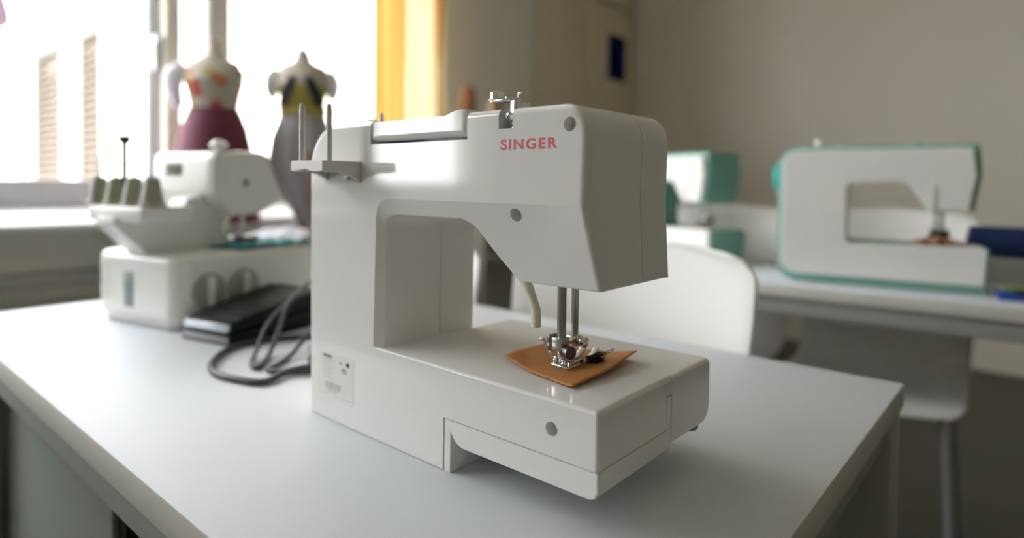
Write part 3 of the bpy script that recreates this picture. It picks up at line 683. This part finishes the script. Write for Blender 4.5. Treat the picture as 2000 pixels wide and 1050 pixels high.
box('slot_cover', mat('slate_plastic', (0.22, 0.25, 0.26), 0.4), ov, -0.0012, 0.004, 0.115, 0.140, 0.030, 0.088, 0.001)
# neck, drawn as an end profile (x, z) and extruded along y
nk = [(0.020, 0.110), (0.004, 0.128), (-0.034, 0.166), (-0.034, 0.172), (0.060, 0.172), (0.085, 0.205), (0.115, 0.214), (0.170, 0.180), (0.165, 0.110)]
prism_o('neck', SERG2, ov, nk, 'y', 0.098, 0.146, 0.004, 3, True)
prism_o('neck_back', SERG, ov, [(0.018, 0.108), (-0.040, 0.166), (-0.040, 0.180), (-0.034, 0.180), (-0.034, 0.168), (0.026, 0.108)], 'y', 0.094, 0.147, 0.001)
hdp = [(0.104, 0.216), (0.104, 0.276), (0.112, 0.288), (0.205, 0.293), (0.222, 0.288), (0.257, 0.206), (0.250, 0.196), (0.202, 0.175), (0.138, 0.176)]
hd_o = prism_o('head', SERG, ov, hdp, 'y', 0.066, 0.232, 0.006, 4, True)
bm = bmesh.new(); bx(bm, 0.090, 0.140, 0.142, 0.190, 0.246, 0.268, 0.003); tl = fin(bm, 'tool', SERG); tl.parent = ov; bpy.context.view_layer.update(); cut(hd_o, tl)
prism_o('head_end_cap', SERG2, ov, [(0.5*0.02*0+0.176+(x-0.176)*0.97, 0.236+(z-0.236)*0.97) for x, z in hdp], 'y', 0.060, 0.070, 0.003, 3, True)
lathe_o('cap_screw', DSTEEL, ov, cyl(0.006, 0.002, 0.0005), (0.172, 0.0602, 0.234), (0, -1, 0), 16)
box('grip_recess', SERG, ov, 0.1385, 0.1415, 0.1405, 0.1915, 0.2445, 0.2695)
lathe_o('tension_knob', WHITE2, ov, [(0.006, 0), (0.006, 0.006), (0.014, 0.008), (0.015, 0.014), (0.010, 0.020), (0.003, 0.022)], (0.135, 0.085, 0.288), (0, 0, 1), 20)
# spool stand with four cones
prism_o('spool_stand', SERG, ov, [(-0.036, 0.030), (-0.036, 0.165), (-0.030, 0.185), (-0.012, 0.215), (0.050, 0.215), (0.050, 0.030)], 'z', 0.172, 0.196, 0.004, 3)
for k in range(4):
    cy = 0.050+0.0485*k
    cn = lathe_o('spool_cone', CONE, ov, [(0.021, 0), (0.021, 0.004), (0.017, 0.006), (0.011, 0.042), (0.008, 0.046), (0.003, 0.046)], (-0.008, cy, 0.196), (0, 0, 1), 20)
    lathe_o('spool_pin', GREYP, cn, [(0.0022, 0), (0.0015, 0.036)], (-0.008, cy, 0.240), (0, 0, 1), 10)
ant = tube_o('thread_stand_pole', BLACK, ov, [(0.0, 0.137, 0.19), (0.0, 0.137, 0.305)], 0.0042, 10)
bm = bmesh.new(); tube(bm, [(0.0, 0.085, 0.308), (0.0, 0.195, 0.308)], 0.0013, 8); lathe(bm, cyl(0.009, 0.012, 0.002), (0.0, 0.137, 0.298), (0, 0, 1), 16); fin(bm, 'guide_bar', BLACK, ant)
# needle area
lathe_o('needle_bar', STEEL, ov, cyl(0.004, 0.05), (0.205, 0.11, 0.128), (0, 0, 1), 14)
bm = bmesh.new(); bx(bm, 0.185, 0.225, 0.09, 0.13, 0.118, 0.134, 0.002); bx(bm, 0.19, 0.25, 0.095, 0.105, 0.117, 0.123, 0.001); fin(bm, 'presser_foot', DSTEEL, ov)
tube_o('lifter', IVORY, ov, smoothpath([(0.150, 0.075, 0.178), (0.140, 0.072, 0.165), (0.132, 0.070, 0.143)], 4), 0.005, 10)
bm = bmesh.new(); n = 14; g = []
for j in range(n+1):
    g.append([bm.verts.new((0.125+0.17*i/n, 0.012+0.15*j/n, 0.1178+0.006*math.sin(i*0.9)**2*math.sin(j*0.7+1)**2)) for i in range(n+1)])
for j in range(n):
    for i in range(n): bm.faces.new((g[j][i], g[j][i+1], g[j+1][i+1], g[j+1][i]))
tc_ = fin(bm, 'teal_cloth', TCLOTH, None, 180); md = tc_.modifiers.new('t', 'SOLIDIFY'); md.thickness = 0.003; md.offset = 1; bake(tc_)
tc_.location = ov.location; tc_.rotation_euler = ov.rotation_euler
tag(tc_, 'folded teal cloth lying on the bed of the overlocker', 'cloth')

# ------------------------------------------------------------------ foot pedal and cables
fp = thing('foot_pedal', 'black foot control pedal lying between the overlocker and the white sewing machine', 'foot pedal', (-0.306, 0.060, 0.0), R(13))
# local x negative = towards overlocker, y = away
prism_o('base', BLACK, fp, [(0, 0.0), (0.19, 0.0), (0.19, 0.030), (0, 0.016)], 'x', -0.108, 0.0, 0.002)
prism_o('treadle', BLACK, fp, [(0.004, 0.0175), (0.186, 0.0315), (0.186, 0.058), (0.15, 0.060), (0.004, 0.034)], 'x', -0.105, -0.003, 0.003)
bm = bmesh.new(); bx(bm, -0.100, -0.006, -0.002, 0.006, 0.020, 0.031, 0.001); fin(bm, 'metal_strip', ZINC, fp)
bm = bmesh.new(); bx(bm, -0.104, -0.004, -0.0015, 0.004, 0.003, 0.013, 0.001); fin(bm, 'lower_strip', mat('mid_grey_plastic', (0.3, 0.29, 0.3), 0.4), fp)
for k in range(7): box('grip_rib', BLACK, fp, -0.098, -0.010, 0.03+0.02*k, 0.036+0.02*k, 0.0385+0.0036*k, 0.0405+0.0036*k+0.0005, 0.0005)
big = [(-0.06, 0.135, 0.004), (-0.095, 0.085, 0.012), (-0.125, 0.045, 0.006), (-0.112, 0.010, 0.0045), (-0.14, -0.006, 0.0045), (-0.183, -0.014, 0.0045), (-0.225, -0.003, 0.0045), (-0.265, 0.026, 0.0045), (-0.290, 0.058, 0.0045), (-0.295, 0.095, 0.0045), (-0.275, 0.15, 0.0045), (-0.22, 0.21, 0.0045), (-0.14, 0.23, 0.0045)]
tag(tube_o('power_cable', RUBBER, None, smoothpath(big, 8), 0.0042, 12), 'thick dark cable in a wide loop on the table beside the black pedal', 'cable')
l2 = [(-0.330, 0.200, 0.075), (-0.268, 0.130, 0.062), (-0.240, 0.098, 0.030), (-0.215, 0.070, 0.006), (-0.180, 0.040, 0.004), (-0.176, 0.030, 0.004), (-0.200, 0.038, 0.004), (-0.235, 0.064, 0.012), (-0.256, 0.090, 0.036), (-0.272, 0.130, 0.060), (-0.31, 0.20, 0.068)]
tag(tube_o('pedal_cable', RUBBER, None, smoothpath(l2, 8), 0.0032, 10), 'thin dark cable arching over the black pedal and folded double', 'cable')
l3 = [(-0.150, 0.150, 0.060), (-0.190, 0.118, 0.032), (-0.190, 0.088, 0.006), (-0.165, 0.052, 0.004), (-0.155, 0.036, 0.004), (-0.126, 0.050, 0.004), (-0.095, 0.080, 0.004), (-0.06, 0.10, 0.004)]
tag(tube_o('pedal_cable', RUBBER, None, smoothpath(l3, 8), 0.0032, 10), 'thin dark cable looping down behind the pillar of the white sewing machine', 'cable')
pg = thing('power_plug', 'grey two-part power plug lying among the cables', 'plug', (-0.135, 0.095, 0.0), R(-30))
box('plug_body', mat('slate_grey_plastic', (0.16, 0.16, 0.18), 0.4), pg, -0.025, 0.025, -0.014, 0.014, 0.0, 0.024, 0.005, 3)
for s in (-1, 1): lathe_o('pin', CHROME, pg, cyl(0.0022, 0.018, 0.0005), (-0.024, 0.006*s, 0.012), (-1, 0, 0), 10)

# ------------------------------------------------------------------ white and teal machines
def teal_machine():
    t = thing('compact_sewing_machine', 'x', 'sewing machine', (0, 0, Z2), 0, 'white and teal sewing machines')
    def rr(x0, x1, z0, z1, rl): return
    top = [(0.145, 0.094), (0.136, 0.102), (0.136, 0.212)] + arc(0.150, 0.213, 0.014, 180, 90, 4)[1:] + [(0.246, 0.231), (0.252, 0.226), (0.288, 0.171), (0.357, 0.172), (0.369, 0.246), (0.362, 0.301)]
    out = [(0.004, 0.052)] + arc(0.038, 0.054, 0.034, 195, 262, 5) + [(0.385, 0.019), (0.390, 0.094), (0.384, 0.098)] + top + [(0.05, 0.301)] + arc(0.042, 0.263, 0.038, 90, 175, 6)
    prism_o('rear_shell', WHITE2, t, out, 'y', 0.0, 0.055, 0.003, 3, True)
    to2 = [(x+0.001, z+0.002) if x < 0.34 else (x+0.010, z) for x, z in top[:-1]] + [(0.374, 0.310)]
    o2 = [(-0.006, 0.052)] + arc(0.038, 0.046, 0.044, 195, 262, 5) + [(0.392, 0.0), (0.396, 0.092), (0.388, 0.096)] + to2 + [(0.05, 0.310)] + arc(0.042, 0.263, 0.047, 90, 175, 6)
    prism_o('front_shell', TEAL, t, o2, 'y', 0.012, 0.135, 0.003, 3, True)
    box('accessory_box', WHITE2, t, 0.145, 0.388, 0.090, 0.165, 0.02, 0.092, 0.004)
    lathe_o('handwheel', TEALB, t, [(0.02, 0), (0.032, 0.002), (0.034, 0.006), (0.034, 0.016), (0.028, 0.021), (0.008, 0.022)], (0.0005, 0.075, 0.240), (-1, 0, 0), 32)
    lathe_o('presser_bar', STEEL, t, cyl(0.0045, 0.075), (0.305, 0.060, 0.100), (0, 0, 1), 14)
    lathe_o('needle_bar', STEEL, t, cyl(0.004, 0.06), (0.318, 0.075, 0.115), (0, 0, 1), 14)
    box('lifter_slot', GREYP, t, 0.290, 0.302, -0.002, 0.004, 0.172, 0.222, 0.002)
    bm = bmesh.new(); bx(bm, 0.296, 0.330, 0.050, 0.085, 0.112, 0.128, 0.002); bx(bm, 0.298, 0.325, 0.045, 0.095, 0.099, 0.104, 0.001); fin(bm, 'presser_foot', DSTEEL, t)
    lathe_o('spool_pin', WHITE2, t, cyl(0.008, 0.020, 0.002), (0.075, 0.05, 0.306), (0, 0, 1), 14)
    lathe_o('bobbin_stop', GREYP, t, cyl(0.006, 0.012, 0.002), (0.115, 0.06, 0.306), (0, 0, 1), 14)
    lathe_o('thread_knob', TEAL, t, cyl(0.006, 0.012, 0.002), (0.272, 0.05, 0.306), (0, 0, 1), 14)
    for x, y in ((0.04, 0.02), (0.36, 0.02), (0.36, 0.12), (0.04, 0.12)): pass
    return t
tm = teal_machine()
tm.location = (0.1038, 1.1506, Z2); tm.rotation_euler = (0, 0, R(11)); tm['label'] = 'white and teal sewing machine with its whole back and open arm in view'
tm2 = copy_tree(tm); a2 = R(-20)
tm2['label'] = 'white and teal sewing machine turned to show its teal end behind the white chair'
ex = Vector((math.cos(a2), math.sin(a2))); p = Vector((-0.118, 1.275)) - ex*0.392
tm2.location = (p.x, p.y, Z2); tm2.rotation_euler = (0, 0, a2)
def scrap(name, label, pts, z, rz, loc, h):
    bm = bmesh.new(); n = 10; g = []
    for j in range(n+1):
        g.append([bm.verts.new((pts[0]*(i/n-0.5), pts[1]*(j/n-0.5), h*math.sin(i*0.9+j*0.5)**2*(1-abs(i/n-0.45)*1.6))) for i in range(n+1)])
    for j in range(n):
        for i in range(n): bm.faces.new((g[j][i], g[j][i+1], g[j+1][i+1], g[j+1][i]))
    o = fin(bm, name, mat('tan_cloth', (0.45, 0.22, 0.11), 0.8), None, 180); md = o.modifiers.new('t', 'SOLIDIFY'); md.thickness = 0.002; md.offset = 1; bake(o)
    o.location = (*loc, z); o.rotation_euler = (0, 0, rz); return tag(o, label, 'cloth')
def on_m(t, x, y):
    a = t.rotation_euler.z; return (t.location.x+x*math.cos(a)-y*math.sin(a), t.location.y+x*math.sin(a)+y*math.cos(a))
scrap('cloth_scrap', 'crumpled tan cloth scrap under the needle of the machine beside the blue roll', (0.09, 0.07), Z2+0.0985, R(11), on_m(tm, 0.313, 0.055), 0.020)
scrap('cloth_scrap', 'small tan cloth scrap under the needle of the machine showing its teal end', (0.05, 0.05), Z2+0.0985, a2, on_m(tm2, 0.315, 0.050), 0.008)
# things on the second table
gb = box('flat_box', GREYBOX, None, 0.455, 0.90, 1.455, 1.605, Z2, Z2+0.056, 0.002); tag(gb, 'flat grey card box under the dark blue roll', 'box')
rl = thing('fabric_roll', 'dark blue fabric roll lying on the grey box beside a white and teal sewing machine', 'fabric roll', (0.72, 1.53, Z2+0.056+0.036))
lathe_o('roll', BLUER, rl, [(0.012, -0.29), (0.032, -0.29), (0.036, -0.285), (0.036, 0.265), (0.032, 0.27), (0.012, 0.27)], (0, 0, 0), (1, 0, 0), 32)
lathe_o('core', TAN, rl, [(0.010, -0.295), (0.012, -0.295), (0.012, 0.275), (0.010, 0.275)], (0, 0, 0), (1, 0, 0), 20)
ct = thing('thread_clips', 'small blue and black clip case with a green strip on the table edge', 'case', (0.53, 1.215, Z2), R(10))
box('case', BLUEC, ct, -0.028, 0.030, -0.018, 0.018, 0, 0.016, 0.004); box('lid', BLACK, ct, -0.002, 0.026, -0.019, 0.016, 0.014, 0.021, 0.003); box('strip', GREEN, ct, -0.018, 0.014, -0.012, 0.014, 0.0195, 0.024, 0.002)

# ------------------------------------------------------------------ side cabinet with dress forms
sc_ = thing('low_cabinet', 'low white cabinet under the window carrying the two dress forms', 'cabinet', (-1.34, 0.88, FLOOR))
box('body', WHITE2, sc_, -0.22, 0.24, -0.42, 0.42, 0.05, 0.70, 0.004); box('worktop', LAMIN, sc_, -0.225, 0.25, -0.43, 0.43, 0.70, 0.725, 0.003); box('plinth', BLACK, sc_, -0.2, 0.22, -0.4, 0.4, 0, 0.05)
for s in (-1, 1):
    dd = box('door', WHITE2, sc_, 0.24, 0.256, -0.205+s*0.21, 0.205+s*0.21, 0.06, 0.69, 0.002); box('handle', STEEL, dd, 0.256, 0.27, s*0.03-0.004, s*0.03+0.004, 0.5, 0.6, 0.001)
CT = FLOOR+0.725
def ringsurf(bm, rings, a0=0, a1=360, n=36, caps=True):
    full = (a1-a0) >= 360; R_ = []
    for z, rx, ry, dx, dy in rings:
        m_ = n if full else n+1
        R_.append([bm.verts.new((dx+rx*math.cos(R(a0+(a1-a0)*k/n)), dy+ry*math.sin(R(a0+(a1-a0)*k/n)), z)) for k in range(m_)])
    for a, b in zip(R_, R_[1:]):
        for k in range(len(a) if full else len(a)-1): bm.faces.new((a[k], a[(k+1) % len(a)], b[(k+1) % len(a)], b[k]))
    if full and caps: bm.faces.new(R_[0][::-1]); bm.faces.new(R_[-1])
def interp(keys, n=5):
    pts = []
    for i in range(len(keys)-1):
        for k in range(n):
            t = k/n; pts.append(tuple(a+(b-a)*(t*t*(3-2*t)*0.6+t*0.4) for a, b in zip(keys[i], keys[i+1])))
    return pts+[keys[-1]]
def shellpart(name, mt, parent, keys, grow, a0=0, a1=360, th=0.002, n=36):
    bm = bmesh.new(); ringsurf(bm, [(z, rx+grow, ry+grow, dx, dy) for z, rx, ry, dx, dy in interp(keys)], a0, a1, n, False)
    o = fin(bm, name, mt, parent, 60); md = o.modifiers.new('t', 'SOLIDIFY'); md.thickness = th; md.offset = 1; return bake(o)
def dress_form(name, label, loc, rz, zs, mt):
    t = thing(name, label, 'dress form', (*loc, CT), rz)
    b = -CT
    keys = [(0.30+b, 0.085, 0.075, 0, 0), (0.36+b, 0.092, 0.078, 0, 0), (0.46+b, 0.064, 0.052, 0, 0), (0.52+b, 0.074, 0.062, 0, 0), (0.555+b, 0.084, 0.074, 0, -0.006), (0.595+b, 0.086, 0.056, 0, 0), (0.622+b, 0.074, 0.042, 0, 0.002), (0.634+b, 0.042, 0.034, 0, 0.002), (0.645+b, 0.027, 0.026, 0, 0), (0.672+b, 0.022, 0.022, 0, 0.0), (0.680+b, 0.010, 0.010, 0, 0)]
    keys = [(k[0]+zs,)+k[1:] for k in keys]
    bm = bmesh.new(); ringsurf(bm, interp(keys)); fin(bm, 'torso', mt, t, 60)
    lathe_o('pole', WOOD, t, cyl(0.012, 0.33+zs-CT*0), (0, 0, 0.01), (0, 0, 1), 16)
    lathe_o('stand_base', WOOD, t, [(0.085, 0), (0.085, 0.010), (0.075, 0.018), (0.02, 0.026)], (0, 0, 0), (0, 0, 1), 32)
    lathe_o('neck_cap', WOOD, t, [(0.015, 0), (0.017, 0.003), (0.006, 0.010), (0.002, 0.016)], (0, 0, 0.678-CT+zs), (0, 0, 1), 18)
    return t, keys
f1, k1 = dress_form('dress_form', 'small dress form in a floral top and maroon skirt by the window', (-1.50, 0.568), R(58), 0.0, FORM)
b = -CT
shellpart('floral_top', FLORAL, f1, [k for k in k1 if 0.36 <= k[0]+CT <= 0.60], 0.004)
shellpart('maroon_skirt', MAROON, f1, [(0.10+b, 0.135, 0.13, 0, 0), (0.30+b, 0.118, 0.105, 0, 0), (0.41+b, 0.094, 0.080, 0, 0), (0.468+b, 0.070, 0.058, 0, 0)], 0.004, n=48)
bm = bmesh.new(); tube(bm, smoothpath([(-0.088, 0.0, 0.605+b), (-0.115, -0.01, 0.575+b), (-0.118, -0.015, 0.53+b), (-0.100, -0.02, 0.47+b)], 6), [0.012+0.018*math.sin(math.pi*min(1, (i+2)/20)) for i in range(19)], 14); fin(bm, 'white_sleeve', TULLE, f1, 60)
f2, k2 = dress_form('dress_form', 'small dress form in a navy and yellow bodice with a grey skirt by the curtain', (-1.375, 0.812), R(54), 0.006, FORM)
bd_ = [k for k in k2 if 0.45 <= k[0]+CT <= 0.585]
shellpart('yellow_bodice', YELLOW, f2, bd_, 0.003)
bm = bmesh.new()
for s in (-1, 1):
    rows = []
    for i in range(9):
        t = i/8; z = 0.578+0.006-CT - t*0.095
        rx = 0.0905-0.012*t; ac = R(-90 + s*(14+38*t)); wd = R(9+8*t)
        rows.append([bm.verts.new((rx*math.cos(ac+wd*q), (rx*0.90+0.004)*math.sin(ac+wd*q)-0.004, z)) for q in (-1, -0.33, 0.33, 1)])
    for a, c in zip(rows, rows[1:]):
        for k in range(3): bm.faces.new((a[k], a[k+1], c[k+1], c[k]))
o = fin(bm, 'navy_straps', NAVY, f2, 60); md = o.modifiers.new('t', 'SOLIDIFY'); md.thickness = 0.003; bake(o)
shellpart('belt', YELLOW, f2, [(0.462+b, 0.070, 0.058, 0, 0), (0.475+b, 0.070, 0.058, 0, 0), (0.492+b, 0.071, 0.060, 0, 0)], 0.005)
for s, mt_ in ((-1, TULLE), (1, TULLE)):
    bm = bmesh.new(); tube(bm, smoothpath([(s*0.080, 0.0, 0.612+b), (s*0.098, -0.004, 0.585+b), (s*0.100, -0.006, 0.545+b), (s*0.094, -0.006, 0.515+b)], 5), [0.010+0.014*math.sin(math.pi*min(1, (i+2)/17)) for i in range(16)], 14); fin(bm, 'puff_sleeve', mt_, f2, 60)
bm = bmesh.new()
def skirt_ring(z, rx, ry, dx, dy, amp): return [(dx+(rx+amp*math.sin(9*a))*math.cos(a), dy+(ry+amp*math.sin(9*a))*math.sin(a), z) for a in [2*math.pi*k/72 for k in range(72)]]
rg = [skirt_ring(*q) for q in ((0.095+b, 0.060, 0.055, 0.055, 0, 0.010), (0.20+b, 0.098, 0.085, 0.025, 0, 0.009), (0.30+b, 0.112, 0.098, 0.0, 0, 0.007), (0.39+b, 0.100, 0.085, 0, 0, 0.004), (0.47+b, 0.070, 0.060, 0, 0, 0.001))]
rg = [[bm.verts.new(p) for p in r_] for r_ in rg]
for a, c in zip(rg, rg[1:]):
    for k in range(72): bm.faces.new((a[k], a[(k+1) % 72], c[(k+1) % 72], c[k]))
o = fin(bm, 'grey_skirt', GREYC, f2, 80); md = o.modifiers.new('t', 'SOLIDIFY'); md.thickness = 0.002; bake(o)
tube_o('brown_sash', WOOD, f2, smoothpath([(0.035, -0.105, 0.33+b), (0.04, -0.118, 0.25+b), (0.045, -0.115, 0.15+b), (0.055, -0.10, 0.03+b)], 5), 0.011, 10)
# white tulle heap on the cabinet
bm = bmesh.new(); rnd = random.Random(5)
bmesh.ops.create_icosphere(bm, subdivisions=4, radius=1.0)
for v in bm.verts:
    n_ = v.co.copy(); f_ = 1+0.16*math.sin(n_.x*7+1)*math.sin(n_.y*6+2)+0.10*math.sin(n_.z*11+n_.x*9)
    v.co = Vector((n_.x*0.11*f_, n_.y*0.10*f_, max(0, 0.055+n_.z*0.055*f_)))
o = fin(bm, 'tulle_heap', TULLE, None, 180); o.location = (-1.215, 0.66, CT); tag(o, 'heap of white tulle at the foot of the grey skirted dress form', 'cloth')

# low shelf unit against the wall with tan pieces
su = thing('shelf_unit', 'low grey shelf unit against the wall past the curtain', 'shelf', (-1.55, 2.12, FLOOR))
box('top', GREYBOX, su, -0.22, 0.20, -0.42, 0.42, 1.22, 1.25, 0.002); box('middle_shelf', GREYBOX, su, -0.22, 0.20, -0.40, 0.40, 0.62, 0.645); box('bottom_shelf', GREYBOX, su, -0.22, 0.20, -0.40, 0.40, 0.05, 0.075)
for s in (-1, 1): box('side', GREYBOX, su, -0.22, 0.20, s*0.41-0.01, s*0.41+0.01, 0, 1.22)
ST = FLOOR+1.25
def spool(name, label, x, y, r, h, mt_):
    t = thing(name, label, 'thread cone', (x, y, ST), 0, 'cones on the shelf unit')
    lathe_o('thread', mt_, t, [(r, 0.004), (r*1.03, h*0.1), (r*0.7, h*0.9), (r*0.3, h*0.95)], (0, 0, 0), (0, 0, 1), 24)
    lathe_o('core', TAN, t, [(r*0.6, 0), (r*0.6, 0.004), (r*0.28, h*0.93), (r*0.22, h)], (0, 0, 0), (0, 0, 1), 18)
spool('thread_cone', 'tall reddish tan thread cone on the shelf unit next to the curtain', -1.50, 1.745, 0.045, 0.19, mat('rust_thread', (0.38, 0.19, 0.10), 0.8))
spool('thread_cone', 'brown thread cone in the middle of the shelf unit', -1.50, 1.93, 0.045, 0.15, mat('brown_thread', (0.28, 0.18, 0.10), 0.8))
spool('thread_cone', 'dark green thread cone on the shelf unit beside the brown cone', -1.50, 2.20, 0.05, 0.10, mat('green_thread', (0.05, 0.08, 0.05), 0.8))
cb = thing('card_box', 'pale card box with a lid on the shelf unit', 'box', (-1.50, 2.42, ST))
box('body', GREYBOX, cb, -0.10, 0.10, -0.09, 0.09, 0, 0.075, 0.002); box('lid', LABEL, cb, -0.103, 0.103, -0.093, 0.093, 0.06, 0.095, 0.002)
